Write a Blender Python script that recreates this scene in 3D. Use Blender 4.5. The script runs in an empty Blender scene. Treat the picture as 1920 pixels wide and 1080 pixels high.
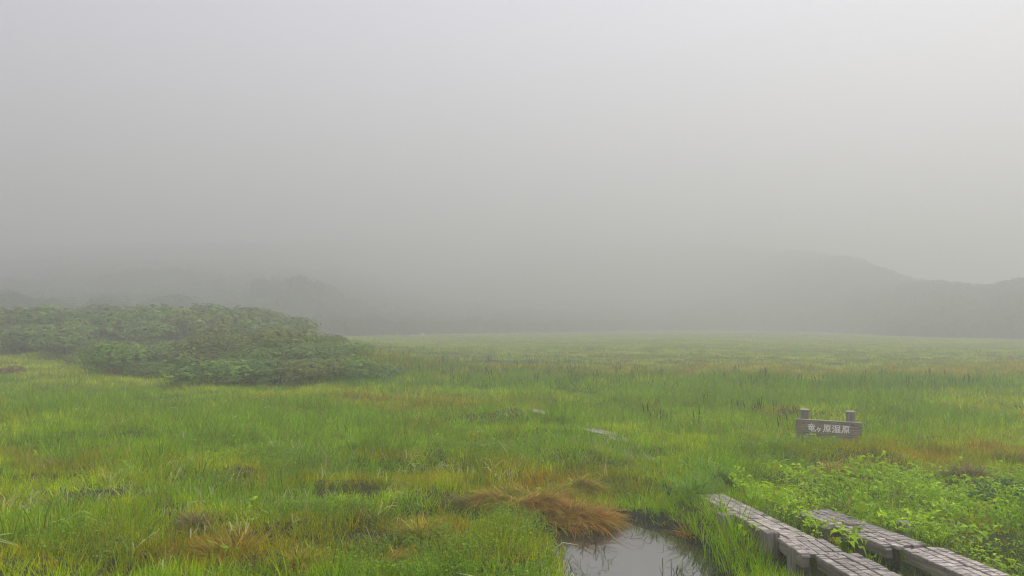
import bpy, bmesh, math, random
import numpy as np
from mathutils import Vector, Matrix

R = math.radians
random.seed(7)
rng = np.random.default_rng(11)
scene = bpy.context.scene
COL = scene.collection

# ------------------------------------------------------------------ camera
F, HCAM, PITCH = 1300.0, 2.5, math.atan(65 / 1300.0)
cd = bpy.data.cameras.new('camera')
cam = bpy.data.objects.new('camera', cd)
COL.objects.link(cam)
cam.location = (0, 0, HCAM)
cam.rotation_euler = (R(90) + PITCH, 0, 0)
cd.sensor_width = 36
cd.lens = 36 * F / 1920
cd.clip_start = 0.1
cd.clip_end = 3000
scene.camera = cam

# ------------------------------------------------------------------ sky, sun, exposure
SUN_EL, SUN_AZ = 50, 74
world = bpy.data.worlds.new('World')
scene.world = world
world.use_nodes = True
wn, wl = world.node_tree.nodes, world.node_tree.links
wn.clear()
out = wn.new('ShaderNodeOutputWorld')
bg = wn.new('ShaderNodeBackground')
sky = wn.new('ShaderNodeTexSky')
sky.sky_type = 'NISHITA'
sky.sun_disc = False
sky.sun_elevation = R(SUN_EL)
sky.sun_rotation = R(SUN_AZ)
sky.dust_density = 4.0
hs = wn.new('ShaderNodeHueSaturation')
hs.inputs['Saturation'].default_value = 0.18
hs.inputs['Value'].default_value = 1.0
ov = wn.new('ShaderNodeMix')
ov.data_type = 'RGBA'
ov.inputs[0].default_value = 0.75          # the even grey cloud deck over the clear-sky light
ov.inputs[7].default_value = (4.65, 4.55, 7.2, 1)
wl.new(sky.outputs[0], hs.inputs['Color'])
wl.new(hs.outputs[0], ov.inputs[6])
wl.new(ov.outputs[2], bg.inputs[0])
bg.inputs[1].default_value = 0.063
wl.new(bg.outputs[0], out.inputs[0])

sl = bpy.data.lights.new('sun', 'SUN')
sl.energy = 1.5
sl.angle = R(14)
sl.color = (1.0, 0.97, 0.92)
so = bpy.data.objects.new('sun', sl)
COL.objects.link(so)
az, el = R(SUN_AZ), R(SUN_EL)
sdir = Vector((math.sin(az) * math.cos(el), math.cos(az) * math.cos(el), math.sin(el)))
so.rotation_euler = (-sdir).to_track_quat('-Z', 'Y').to_euler()
so.location = (40, 40, 90)

scene.view_settings.view_transform = 'Standard'
scene.view_settings.look = 'None'
scene.view_settings.gamma = 1
scene.view_settings.exposure = 1.70
scene.render.engine = 'CYCLES'
cy = scene.cycles
cy.max_bounces = 6
cy.diffuse_bounces = 3
cy.glossy_bounces = 2
cy.transmission_bounces = 3
cy.volume_bounces = 2
cy.transparent_max_bounces = 8
cy.use_denoising = True
cy.filter_width = 1.1
cy.denoiser = 'OPENIMAGEDENOISE'
cy.denoising_prefilter = 'ACCURATE'
FOG = 0.0106


# ------------------------------------------------------------------ helpers
def G(px, py, z=0.0):
    """pixel of the 1920x1080 photograph -> point where its ray meets height z."""
    dx, dy = (px - 960) / F, (540 - py) / F
    c, s = math.cos(PITCH), math.sin(PITCH)
    d = Vector((dx, c - dy * s, s + dy * c))
    t = (z - HCAM) / d.z
    return Vector((d.x * t, d.y * t, z))


def tag(o, label=None, cat=None, group=None, kind=None):
    if label: o['label'] = label
    if cat: o['category'] = cat
    if group: o['group'] = group
    if kind: o['kind'] = kind
    return o


def empty(name, loc, rz=0.0):
    o = bpy.data.objects.new(name, None)
    o.empty_display_size = 0.2
    COL.objects.link(o)
    o.location = loc
    o.rotation_euler = (0, 0, rz)
    return o


def mesh_obj(name, verts, faces, mat, parent=None, smooth=False, link=True):
    me = bpy.data.meshes.new(name)
    me.from_pydata([tuple(v) for v in verts], [], [tuple(f) for f in faces])
    me.materials.append(mat)
    if smooth:
        me.polygons.foreach_set('use_smooth', [True] * len(me.polygons))
    me.update()
    o = bpy.data.objects.new(name, me)
    if link: COL.objects.link(o)
    if parent: o.parent = parent
    return o


def lattice(ix, iy, seed):
    h = (ix.astype(np.int64) * 374761393 + iy.astype(np.int64) * 668265263 + seed * 1442695041) & 0x7fffffff
    h = ((h ^ (h >> 13)) * 1274126177) & 0x7fffffff
    h = (h ^ (h >> 16)) & 0xffff
    return h / 65535.0


def noise(x, y, s, seed):
    x = np.asarray(x, float) / s + 1000.0
    y = np.asarray(y, float) / s + 1000.0
    ix, iy = np.floor(x), np.floor(y)
    fx, fy = x - ix, y - iy
    fx = fx * fx * fx * (fx * (fx * 6 - 15) + 10)
    fy = fy * fy * fy * (fy * (fy * 6 - 15) + 10)
    a, b = lattice(ix, iy, seed), lattice(ix + 1, iy, seed)
    c, d = lattice(ix, iy + 1, seed), lattice(ix + 1, iy + 1, seed)
    return (a * (1 - fx) + b * fx) * (1 - fy) + (c * (1 - fx) + d * fx) * fy   # 0..1


def fbm(x, y, s, seed, n=3):
    t, a, w = 0, 1.0, 0
    for i in range(n):
        t = t + a * noise(x, y, s / 2 ** i, seed + 17 * i)
        w += a
        a *= 0.5
    return t / w


def sstep(a, b, v):
    t = np.clip((v - a) / (b - a), 0, 1)
    return t * t * (3 - 2 * t)


def poly_sd(px, py, poly):
    """signed distance to a polygon, negative inside."""
    px, py = np.asarray(px, float), np.asarray(py, float)
    d = np.full(px.shape, 1e9)
    inside = np.zeros(px.shape, bool)
    n = len(poly)
    for i in range(n):
        ax, ay = poly[i]
        bx, by = poly[(i + 1) % n]
        ex, ey = bx - ax, by - ay
        t = np.clip(((px - ax) * ex + (py - ay) * ey) / (ex * ex + ey * ey), 0, 1)
        d = np.minimum(d, np.hypot(px - ax - t * ex, py - ay - t * ey))
        cr = (ay > py) != (by > py)
        xi = ax + (py - ay) / ((by - ay) if by != ay else 1e-9) * ex
        inside ^= cr & (px < xi)
    return np.where(inside, -d, d)


# ------------------------------------------------------------------ terrain heights
ZW = -0.20                                             # pond water level
POND = [tuple(G(x, y, ZW)[:2]) for x, y in
        [(1003, 985), (1040, 972), (1090, 985), (1150, 968), (1215, 985), (1290, 1002), (1320, 1030), (1345, 1065),
         (1372, 1120), (1360, 1230), (1220, 1300), (1090, 1230), (1062, 1120), (1046, 1075), (1030, 1040)]]
ZB = -0.10
POOL = [tuple(G(x, y, ZB)[:2]) for x, y in
        [(545, 938), (585, 929), (640, 926), (690, 930), (735, 936), (722, 948), (660, 952), (590, 950)]]
WALK_L = [(2.755, 9.77), (3.0, 7.2), (3.175, 6.0), (3.6, 3.2)]
WALK_R = [(3.62, 8.5), (3.92, 6.95), (4.15, 6.2), (4.65, 3.2)]


def seg_dist(x, y, line):
    d = np.full(np.shape(x), 1e9)
    for (ax, ay), (bx, by) in zip(line[:-1], line[1:]):
        ex, ey = bx - ax, by - ay
        t = np.clip(((x - ax) * ex + (y - ay) * ey) / (ex * ex + ey * ey), 0, 1)
        d = np.minimum(d, np.hypot(x - ax - t * ex, y - ay - t * ey))
    return d


def terrain(x, y):
    x, y = np.asarray(x, float), np.asarray(y, float)
    z = (fbm(x, y, 9, 3, 2) - 0.5) * 0.30 * sstep(8, 16, y)
    hum = fbm(x, y, 1.3, 21, 2) - 0.5
    z = z + hum * 0.42 * (1 - sstep(45, 70, y))
    z = z + (noise(x, y, 0.45, 51) - 0.5) * 0.08 * (1 - sstep(20, 35, y))
    # the low mound the shrubs grow on
    m = np.exp(-(((x + 30) / 17.0) ** 2 + ((y - 56) / 15.0) ** 2) ** 1.2)
    z = z + 2.3 * m + 0.9 * np.exp(-(((x + 11) / 6.5) ** 2 + ((y - 37) / 7.0) ** 2) ** 1.3)
    # walkway trench
    w = np.minimum(seg_dist(x, y, WALK_L), seg_dist(x, y, WALK_R))
    k = 1 - sstep(0.22, 0.55, w)
    z = z * (1 - k) + (-0.14 + 0.24 * sstep(6.5, 7.9, y)) * k
    # water basins
    d = poly_sd(x, y, POND) + (noise(x, y, 0.35, 77) - 0.5) * 0.16
    k = sstep(0.38, 0.0, d)
    z = z * (1 - k) + (ZW + 0.10) * k
    z = z - 0.30 * sstep(0.12, -0.22, d)
    d = poly_sd(x, y, POOL) + (noise(x, y, 0.3, 78) - 0.5) * 0.1
    k = sstep(0.35, 0.0, d)
    z = z * (1 - k) + (ZB + 0.05) * k
    z = z - 0.18 * sstep(0.05, -0.12, d)
    return z


def T(x, y):
    return float(terrain(np.array([x]), np.array([y]))[0])


# ------------------------------------------------------------------ materials
def new_mat(name):
    m = bpy.data.materials.new(name)
    m.use_nodes = True
    nt = m.node_tree
    nt.nodes.clear()
    o = nt.nodes.new('ShaderNodeOutputMaterial')
    return m, nt.nodes, nt.links, o


def plant_mat(name, src, trans=0.35, rough=0.55, spec=0.25, tipmix=0.25):
    """colour comes from the plant's own tint; src: 'INSTANCER' attribute or object colour"""
    m, n, l, o = new_mat(name)
    p = n.new('ShaderNodeBsdfPrincipled')
    t = n.new('ShaderNodeBsdfTranslucent')
    mx = n.new('ShaderNodeMixShader')
    mx.inputs[0].default_value = trans
    if src == 'OBJECT':
        c = n.new('ShaderNodeObjectInfo').outputs['Color']
    else:
        a = n.new('ShaderNodeAttribute')
        a.attribute_type = 'INSTANCER'
        a.attribute_name = 'tint'
        c = a.outputs['Color']
    v = n.new('ShaderNodeAttribute')            # per-blade value stored on the mesh
    v.attribute_name = 'shade'
    v.attribute_type = 'GEOMETRY'
    mul = n.new('ShaderNodeMix'); mul.data_type = 'RGBA'; mul.blend_type = 'MULTIPLY'
    mul.inputs[0].default_value = 1
    l.new(c, mul.inputs[6]); l.new(v.outputs['Color'], mul.inputs[7])
    l.new(mul.outputs[2], p.inputs['Base Color'])
    l.new(mul.outputs[2], t.inputs['Color'])
    p.inputs['Roughness'].default_value = rough
    p.inputs['Specular IOR Level'].default_value = spec
    l.new(p.outputs[0], mx.inputs[1]); l.new(t.outputs[0], mx.inputs[2])
    l.new(mx.outputs[0], o.inputs[0])
    return m


def wood_mat(name, c1, c2, c3, scale=(2, 22, 22), lichen=0.3, green=(0.16, 0.19, 0.10)):
    m, n, l, o = new_mat(name)
    p = n.new('ShaderNodeBsdfPrincipled')
    tc = n.new('ShaderNodeTexCoord')
    oi = n.new('ShaderNodeObjectInfo')
    ad = n.new('ShaderNodeVectorMath'); ad.operation = 'ADD'
    sc = n.new('ShaderNodeVectorMath'); sc.operation = 'SCALE'; sc.inputs[3].default_value = 30
    cb = n.new('ShaderNodeCombineXYZ')
    l.new(oi.outputs['Random'], cb.inputs[0]); l.new(oi.outputs['Random'], cb.inputs[1])
    l.new(cb.outputs[0], sc.inputs[0])
    l.new(tc.outputs['Object'], ad.inputs[0]); l.new(sc.outputs[0], ad.inputs[1])
    mp = n.new('ShaderNodeMapping'); mp.inputs['Scale'].default_value = scale
    l.new(ad.outputs[0], mp.inputs[0])
    g = n.new('ShaderNodeTexNoise'); g.inputs['Scale'].default_value = 3; g.inputs['Detail'].default_value = 6
    l.new(mp.outputs[0], g.inputs['Vector'])
    r = n.new('ShaderNodeValToRGB')
    r.color_ramp.elements[0].position = 0.3; r.color_ramp.elements[0].color = (*c1, 1)
    r.color_ramp.elements[1].position = 0.72; r.color_ramp.elements[1].color = (*c3, 1)
    e = r.color_ramp.elements.new(0.5); e.color = (*c2, 1)
    l.new(g.outputs[0], r.inputs[0])
    s = n.new('ShaderNodeTexNoise'); s.inputs['Scale'].default_value = 7; s.inputs['Detail'].default_value = 5
    l.new(ad.outputs[0], s.inputs['Vector'])
    sr = n.new('ShaderNodeValToRGB')
    sr.color_ramp.elements[0].position = 0.52; sr.color_ramp.elements[0].color = (0, 0, 0, 1)
    sr.color_ramp.elements[1].position = 0.68; sr.color_ramp.elements[1].color = (lichen, lichen, lichen, 1)
    l.new(s.outputs[0], sr.inputs[0])
    mx = n.new('ShaderNodeMix'); mx.data_type = 'RGBA'
    l.new(sr.outputs[0], mx.inputs[0]); l.new(r.outputs[0], mx.inputs[6]); mx.inputs[7].default_value = (*green, 1)
    v = n.new('ShaderNodeMath'); v.operation = 'MULTIPLY_ADD'; v.inputs[1].default_value = 0.5; v.inputs[2].default_value = 0.75
    l.new(oi.outputs['Random'], v.inputs[0])
    ml = n.new('ShaderNodeVectorMath'); ml.operation = 'SCALE'
    l.new(mx.outputs[2], ml.inputs[0]); l.new(v.outputs[0], ml.inputs[3])
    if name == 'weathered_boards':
        wa = n.new('ShaderNodeAttribute'); wa.attribute_name = 'wear_groove_tone'
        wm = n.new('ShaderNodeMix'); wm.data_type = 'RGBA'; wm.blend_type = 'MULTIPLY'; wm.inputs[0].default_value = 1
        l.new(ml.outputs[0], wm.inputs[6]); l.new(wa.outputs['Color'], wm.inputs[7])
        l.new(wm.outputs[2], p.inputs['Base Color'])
    else:
        l.new(ml.outputs[0], p.inputs['Base Color'])
    p.inputs['Roughness'].default_value = 0.6
    b = n.new('ShaderNodeBump'); b.inputs['Strength'].default_value = 0.5; b.inputs['Distance'].default_value = 0.004
    l.new(g.outputs[0], b.inputs['Height']); l.new(b.outputs[0], p.inputs['Normal'])
    l.new(p.outputs[0], o.inputs[0])
    return m


def flat_mat(name, c, rough=0.7, spec=0.3):
    m, n, l, o = new_mat(name)
    p = n.new('ShaderNodeBsdfPrincipled')
    tx = n.new('ShaderNodeTexNoise'); tx.inputs['Scale'].default_value = 30; tx.inputs['Detail'].default_value = 4
    rp = n.new('ShaderNodeValToRGB')
    rp.color_ramp.elements[0].position = 0.3; rp.color_ramp.elements[0].color = (*[v * 0.75 for v in c], 1)
    rp.color_ramp.elements[1].position = 0.7; rp.color_ramp.elements[1].color = (*[min(1, v * 1.12) for v in c], 1)
    l.new(tx.outputs[0], rp.inputs[0]); l.new(rp.outputs[0], p.inputs['Base Color'])
    p.inputs['Roughness'].default_value = rough
    p.inputs['Specular IOR Level'].default_value = spec
    l.new(p.outputs[0], o.inputs[0])
    return m


M_grass = plant_mat('grass_blades', 'INSTANCER', 0.38, 0.55, 0.12)
M_leaf = plant_mat('ground_leaves', 'INSTANCER', 0.42, 0.45, 0.25)
M_crown = plant_mat('shrub_leaves', 'OBJECT', 0.28, 0.4, 0.3)
M_forest = plant_mat('forest_leaves', 'INSTANCER', 0.2, 0.6, 0.2)
M_board = wood_mat('weathered_boards', (0.24, 0.205, 0.165), (0.44, 0.385, 0.325), (0.66, 0.595, 0.52), (1.2, 9, 9), 0.25)
M_post = wood_mat('post_wood', (0.10, 0.085, 0.06), (0.19, 0.165, 0.125), (0.30, 0.265, 0.21), (14, 14, 1.6), 0.45)
M_beam = wood_mat('beam_wood', (0.11, 0.09, 0.065), (0.20, 0.17, 0.13), (0.29, 0.255, 0.20), (1.4, 1.4, 12), 0.3)
M_sign = wood_mat('sign_wood', (0.10, 0.085, 0.05), (0.22, 0.18, 0.12), (0.36, 0.30, 0.21), (1.5, 8, 18), 0.35)
M_cap = flat_mat('pale_top_edges', (0.52, 0.50, 0.40))  # pale tone for the sign's top strip and post tops
M_letter = flat_mat('cream_paint', (0.88, 0.87, 0.76))
M_bolt = flat_mat('rusty_iron', (0.035, 0.028, 0.022), 0.5)
M_white = flat_mat('white_paint', (0.85, 0.85, 0.80))
M_bark = flat_mat('bark', (0.075, 0.055, 0.04), 0.9)
M_straw = flat_mat('bleached_wood', (0.50, 0.43, 0.33), 0.8)

# ground: peat and moss between the plants, meadow colours further out
M_ground, n, l, o = new_mat('peat_and_moss')
p = n.new('ShaderNodeBsdfPrincipled')
ge = n.new('ShaderNodeNewGeometry')
a = n.new('ShaderNodeTexNoise'); a.inputs['Scale'].default_value = 0.35; a.inputs['Detail'].default_value = 6
b = n.new('ShaderNodeTexNoise'); b.inputs['Scale'].default_value = 5.0; b.inputs['Detail'].default_value = 8
l.new(ge.outputs['Position'], a.inputs['Vector']); l.new(ge.outputs['Position'], b.inputs['Vector'])
r1 = n.new('ShaderNodeValToRGB')
r1.color_ramp.elements[0].position = 0.35; r1.color_ramp.elements[0].color = (0.035, 0.060, 0.005, 1)
r1.color_ramp.elements[1].position = 0.66; r1.color_ramp.elements[1].color = (0.095, 0.100, 0.008, 1)
r2 = n.new('ShaderNodeValToRGB')
r2.color_ramp.elements[0].position = 0.3; r2.color_ramp.elements[0].color = (0.35, 0.30, 0.24, 1)
r2.color_ramp.elements[1].position = 0.7; r2.color_ramp.elements[1].color = (1.1, 1.1, 1.0, 1)
l.new(a.outputs[0], r1.inputs[0]); l.new(b.outputs[0], r2.inputs[0])
mm = n.new('ShaderNodeMix'); mm.data_type = 'RGBA'; mm.blend_type = 'MULTIPLY'; mm.inputs[0].default_value = 1
l.new(r1.outputs[0], mm.inputs[6]); l.new(r2.outputs[0], mm.inputs[7])
# bare wet peat lies below about -0.12 m
sx = n.new('ShaderNodeSeparateXYZ'); l.new(ge.outputs['Position'], sx.inputs[0])
mr = n.new('ShaderNodeMapRange'); mr.inputs[1].default_value = -0.16; mr.inputs[2].default_value = -0.08
l.new(sx.outputs[2], mr.inputs[0])
pt = n.new('ShaderNodeMix'); pt.data_type = 'RGBA'
pt.inputs[6].default_value = (0.022, 0.019, 0.013, 1)
l.new(mr.outputs[0], pt.inputs[0]); l.new(mm.outputs[2], pt.inputs[7])
l.new(pt.outputs[2], p.inputs['Base Color'])
p.inputs['Roughness'].default_value = 0.9
bp = n.new('ShaderNodeBump'); bp.inputs['Strength'].default_value = 0.8; bp.inputs['Distance'].default_value = 0.05
l.new(b.outputs[0], bp.inputs['Height']); l.new(bp.outputs[0], p.inputs['Normal'])
l.new(p.outputs[0], o.inputs[0])

M_water, n, l, o = new_mat('still_bog_water')
p = n.new('ShaderNodeBsdfDiffuse'); p.inputs['Color'].default_value = (0.060, 0.055, 0.040, 1)
q = n.new('ShaderNodeBsdfGlossy'); q.inputs['Roughness'].default_value = 0.02; q.inputs['Color'].default_value = (0.95, 0.95, 0.93, 1)
w = n.new('ShaderNodeTexNoise'); w.inputs['Scale'].default_value = 3.0; w.inputs['Detail'].default_value = 2
bp = n.new('ShaderNodeBump'); bp.inputs['Strength'].default_value = 0.03; bp.inputs['Distance'].default_value = 0.05
l.new(w.outputs[0], bp.inputs['Height']); l.new(bp.outputs[0], q.inputs['Normal'])
mx = n.new('ShaderNodeMixShader'); fr = n.new('ShaderNodeFresnel'); fr.inputs['IOR'].default_value = 4.2
l.new(fr.outputs[0], mx.inputs[0]); l.new(p.outputs[0], mx.inputs[1]); l.new(q.outputs[0], mx.inputs[2])
l.new(mx.outputs[0], o.inputs[0])

M_hill = flat_mat('hill_undergrowth', (0.055, 0.075, 0.03), 0.95, 0.1)

# ------------------------------------------------------------------ ground sheet
def axis(fine_lo, fine_hi, step, lo, hi, grow):
    v = list(np.arange(fine_lo, fine_hi, step))
    s = step
    while v[-1] < hi:
        s *= grow
        v.append(v[-1] + s)
    s = step
    while v[0] > lo:
        s *= grow
        v.insert(0, v[0] - s)
    return np.array(v)


gx = axis(-9, 10, 0.11, -700, 700, 1.06)
gy = axis(4, 15, 0.11, -60, 900, 1.045)
X, Y = np.meshgrid(gx, gy)
Z = terrain(X, Y)
nx, ny = len(gx), len(gy)
V = np.stack([X.ravel(), Y.ravel(), Z.ravel()], 1)
idx = np.arange(nx * ny).reshape(ny, nx)
Fq = np.stack([idx[:-1, :-1].ravel(), idx[:-1, 1:].ravel(), idx[1:, 1:].ravel(), idx[1:, :-1].ravel()], 1)
g = mesh_obj('ground', V, Fq, M_ground, smooth=True)
tag(g, 'peaty uneven moorland ground under the grass', kind='structure')


def water(name, poly, z, grow, label):
    cx = sum(p[0] for p in poly) / len(poly); cy_ = sum(p[1] for p in poly) / len(poly)
    vs = []
    for x, y in poly:
        d = math.hypot(x - cx, y - cy_)
        vs.append((cx + (x - cx) * (1 + grow / d), cy_ + (y - cy_) * (1 + grow / d), z))
    area = sum(vs[i][0] * vs[(i + 1) % len(vs)][1] - vs[(i + 1) % len(vs)][0] * vs[i][1] for i in range(len(vs)))
    if area < 0: vs.reverse()
    o = mesh_obj(name, vs, [list(range(len(vs)))], M_water)
    tag(o, label, kind='structure')


water('pond_water', POND, ZW, 0.25, 'still pond reflecting the pale sky beside the walkway')
water('bog_pool_water', POOL, ZB, 0.15, 'small dark bog pool among the grass')

# ------------------------------------------------------------------ hills in the fog (base line -> ridge line)
LOFT = [  # px column, distance of foot, distance of ridge, rise of ridge above the horizon in px
    (-700, 70, 330, 125), (-350, 76, 330, 130), (0, 84, 330, 132), (250, 96, 335, 138), (450, 108, 350, 144), (640, 112, 420, 148),
    (850, 135, 590, 150), (1050, 160, 560, 150), (1250, 190, 500, 146), (1400, 185, 420, 136), (1500, 170, 345, 120), (1580, 152, 290, 105),
    (1640, 135, 245, 85), (1700, 120, 208, 65), (1760, 112, 180, 56), (1840, 106, 165, 50), (1900, 100, 155, 55), (1980, 96, 150, 66),
    (2150, 92, 150, 80), (2500, 85, 150, 100)]
def hill_grid(nu, nv):
    c = np.array(LOFT, float)
    us = np.linspace(0, len(c) - 1, nu)
    k = np.arange(len(c))
    ang = np.interp(us, k, np.arctan((c[:, 0] - 960) / F))
    df, dr, rp = (np.interp(us, k, c[:, i]) for i in (1, 2, 3))
    vs = np.linspace(0, 1.35, nv)
    A, Vv = np.meshgrid(ang, vs)
    D = df + (dr - df) * Vv
    zr = HCAM + rp / F * dr
    PXc = np.tan(A) * F + 960
    steep = sstep(1250, 1560, PXc)                       # the left slope rises slowly, the right spur quickly
    vc = np.clip(Vv, 0, 1)
    prof = np.where(Vv < 1, steep * np.sin(vc * math.pi / 2) ** 1.15 + (1 - steep) * ((0.10 + 0.62 * sstep(450, 850, PXc)) * vc ** 2.0 + (0.90 - 0.62 * sstep(450, 850, PXc)) * vc), 1 - 0.35 * (Vv - 1))
    x, y = np.tan(A) * D, D
    z = -0.6 + (zr + 0.6) * prof * (1 + 0.0 * D)
    z = z + (fbm(x, y, 30, 91, 3) - 0.5) * 5 * sstep(0.0, 0.35, Vv) * (1 - 0.5 * sstep(.7, 1, Vv))
    return x, y, z, Vv
hx, hy, hz, hv = hill_grid(160, 44)
idx = np.arange(hx.size).reshape(hx.shape)
Fq = np.stack([idx[:-1, :-1].ravel(), idx[:-1, 1:].ravel(), idx[1:, 1:].ravel(), idx[1:, :-1].ravel()], 1)
hill = mesh_obj('hills', np.stack([hx.ravel(), hy.ravel(), hz.ravel()], 1), Fq, M_hill, smooth=True)
tag(hill, 'wooded hills fading into the fog behind the meadow', kind='structure')

# ------------------------------------------------------------------ plant meshes
class PM:
    """collects triangles with a per-face-corner shade colour"""
    def __init__(s): s.v = []; s.f = []; s.c = []
    def blade(s, base, az_, length, width, lean, curl, col, seg=4, twist=0.0, tip=None, kink=None):
        d = np.array([math.cos(az_), math.sin(az_), 0.0])
        side = np.array([-math.sin(az_ + twist), math.cos(az_ + twist), 0.0])
        p = np.array(base, float); ang = lean; st = length / seg
        i0 = len(s.v)
        tip = tip or col
        for k in range(seg + 1):
            t = k / seg
            w = width * (1 - t) ** 0.7 * (0.6 + 0.4 * min(1, t * 4)) * 0.5
            c = [col[j] * (1 - t) + tip[j] * t for j in range(3)]
            if k < seg:
                s.v += [p - side * w, p + side * w]; s.c += [c, c]
            else:
                s.v += [p.copy()]; s.c += [c]
            ang += curl / seg
            if kink and abs(t - kink[0]) < 0.5 / seg: ang += kink[1]
            p = p + st * (math.sin(ang) * d + math.cos(ang) * np.array([0, 0, 1.0]))
        for k in range(seg - 1):
            a = i0 + 2 * k
            s.f.append((a, a + 1, a + 3, a + 2))
        a = i0 + 2 * (seg - 1)
        s.f.append((a, a + 1, a + 2))
    def leaf(s, base, dirv, up, length, width, col, fold=0.25, droop=0.2):
        d = np.array(dirv, float); d /= np.linalg.norm(d)
        u = np.array(up, float); u -= u.dot(d) * d
        nn = np.linalg.norm(u); u = u / nn if nn > 1e-6 else np.array([0, 0, 1.0])
        sd = np.cross(d, u)
        b = np.array(base, float)
        m1 = b + d * length * 0.45
        t = b + d * length * (1 - droop * 0.2) - u * length * droop
        i = len(s.v)
        s.v += [b, m1 + sd * width * 0.5 + u * width * fold, m1 - u * 0.0, m1 - sd * width * 0.5 + u * width * fold, t]
        s.c += [col] * 5
        s.f += [(i, i + 1, i + 2), (i, i + 2, i + 3), (i + 1, i + 4, i + 2), (i + 2, i + 4, i + 3)]
    def mesh(s, name, mat):
        me = bpy.data.meshes.new(name)
        me.from_pydata([tuple(map(float, v)) for v in s.v], [], s.f)
        at = me.color_attributes.new('shade', 'FLOAT_COLOR', 'POINT')
        at.data.foreach_set('color', np.array([[*c, 1] for c in s.c], np.float32).ravel())
        me.materials.append(mat)
        me.update()
        return me


def U(a, b): return random.uniform(a, b)


def vcol(v=0.2, warm=0.1):
    k = 1 + U(-v, v); w = U(-warm, warm)
    return (k * (1 + w), k, k * (1 - w))


def turf(h=0.21, nb=27, rad=0.13, w=0.0105, seg=3):
    m = PM()
    for _ in range(nb):
        r_, t_ = rad * math.sqrt(U(0, 1)), U(0, 6.28)
        c = vcol(0.38, 0.2)
        if U(0, 1) < 0.09: c = (1.9, 1.55, 2.0)  # some blades carry a highlight painted into their colour
        elif U(0, 1) < 0.12: c = (1.3, 0.75, 0.8)
        m.blade((r_ * math.cos(t_), r_ * math.sin(t_), -0.03), t_ + U(-1.2, 1.2), h * U(0.55, 1.15), w * U(0.7, 1.3), U(0.0, 0.45), U(0.1, 0.9),
                c, seg, U(-1.5, 1.5), tuple(x * 1.15 for x in c))
    return m


def reed(h=0.5, nb=12, rad=0.12, w=0.018, seg=4, kinks=0.12):
    m = PM()
    for _ in range(nb):
        r_, t_ = rad * math.sqrt(U(0, 1)), U(0, 6.28)
        c = vcol(0.38, 0.15)
        k = (U(0.4, 0.7), U(0.8, 1.7)) if U(0, 1) < kinks else None
        if k: c = tuple(x * U(1.1, 1.5) for x in c)
        m.blade((r_ * math.cos(t_), r_ * math.sin(t_), -0.03), t_ + U(-1, 1), h * U(0.6, 1.15), w * U(0.7, 1.3), U(0.0, 0.3), U(0.0, 0.8),
                c, seg, U(-1.5, 1.5), tuple(x * 1.1 for x in c), k)
    return m


def bentblades():
    m = PM()
    for _ in range(4):
        r_, t_ = 0.1 * math.sqrt(U(0, 1)), U(0, 6.28)
        c = vcol(0.1, 0.05)
        m.blade((r_ * math.cos(t_), r_ * math.sin(t_), 0), U(0, 6.28), U(0.22, 0.42), U(0.013, 0.022), U(0.05, 0.8), U(0.1, 0.6),
                c, 6, U(-1.5, 1.5), c, (U(0.3, 0.6), U(0.6, 1.5)))
    return m


def stalks():
    m = PM()
    for _ in range(4):
        r_, t_ = 0.16 * math.sqrt(U(0, 1)), U(0, 6.28)
        b = (r_ * math.cos(t_), r_ * math.sin(t_)); h = U(0.35, 0.6); az_ = U(0, 6.28)
        m.blade((b[0], b[1], 0), az_, h, 0.008, 0.03, 0.12, (1, 1, 1), 3, 0)
        m.blade((b[0], b[1], h * 0.72), az_ + 1, h * 0.35, 0.022, 0.05, 0.1, (0.8, 0.6, 0.5), 3, 0, (0.8, 0.6, 0.5))
        m.blade((b[0], b[1], h * 0.72), az_ + 2.6, h * 0.33, 0.022, 0.05, 0.1, (0.5, 0.36, 0.4), 3, 0, (0.5, 0.4, 0.4))
    return m


def sprig(nl=11, h=0.16, L=0.055, W=0.042, rad=0.11):
    m = PM()
    for _ in range(nl):
        r_, t_ = rad * math.sqrt(U(0, 1)), U(0, 6.28)
        z = h * U(0.35, 1.1)
        b = np.array((r_ * math.cos(t_), r_ * math.sin(t_), z))
        a_ = U(0, 6.28); e = U(-0.35, 0.5)
        c = vcol(0.22, 0.12)
        if U(0, 1) < 0.06: c = (1.9, 1.5, 2.2)  # a few leaves get a gloss highlight put in as colour
        m.leaf(b, (math.cos(a_) * math.cos(e), math.sin(a_) * math.cos(e), math.sin(e)), (U(-.3, .3), U(-.3, .3), 1), L * U(0.7, 1.25), W * U(0.7, 1.2), c, U(0.05, 0.3), U(0, 0.4))
        if U(0, 1) < 0.5:
            m.blade((b[0] * 0.6, b[1] * 0.6, -0.02), a_, z, 0.005, 0.05, 0.05, tuple(x * 0.8 for x in c), 1)
    return m


def flower():
    m = PM()
    for _ in range(2):
        b = (U(-.1, .1), U(-.1, .1)); h = U(.25, .4)
        m.blade((b[0], b[1], 0), 0, h, .005, .02, .05, (.15, .3, .02), 1)
        for q in range(5):
            a_ = q * 1.257
            m.leaf((b[0], b[1], h), (math.cos(a_), math.sin(a_), .4), (0, 0, 1), .022, .016, (1, 1, 1), .1, .1)
    return m


def smallcover():
    return sprig(26, 0.10, 0.030, 0.018, 0.12)


SRC = bpy.data.collections.new('plant_sources')
KIND = {}
def add_kind(key, builder, n_, mat):
    KIND.setdefault(key, [])
    for i in range(n_):
        nm = 'k%03d_%s' % (sum(len(v) for v in KIND.values()), key)
        o_ = bpy.data.objects.new(nm, builder().mesh(nm, mat))
        SRC.objects.link(o_)
        KIND[key].append(int(nm[1:4]))


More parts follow.
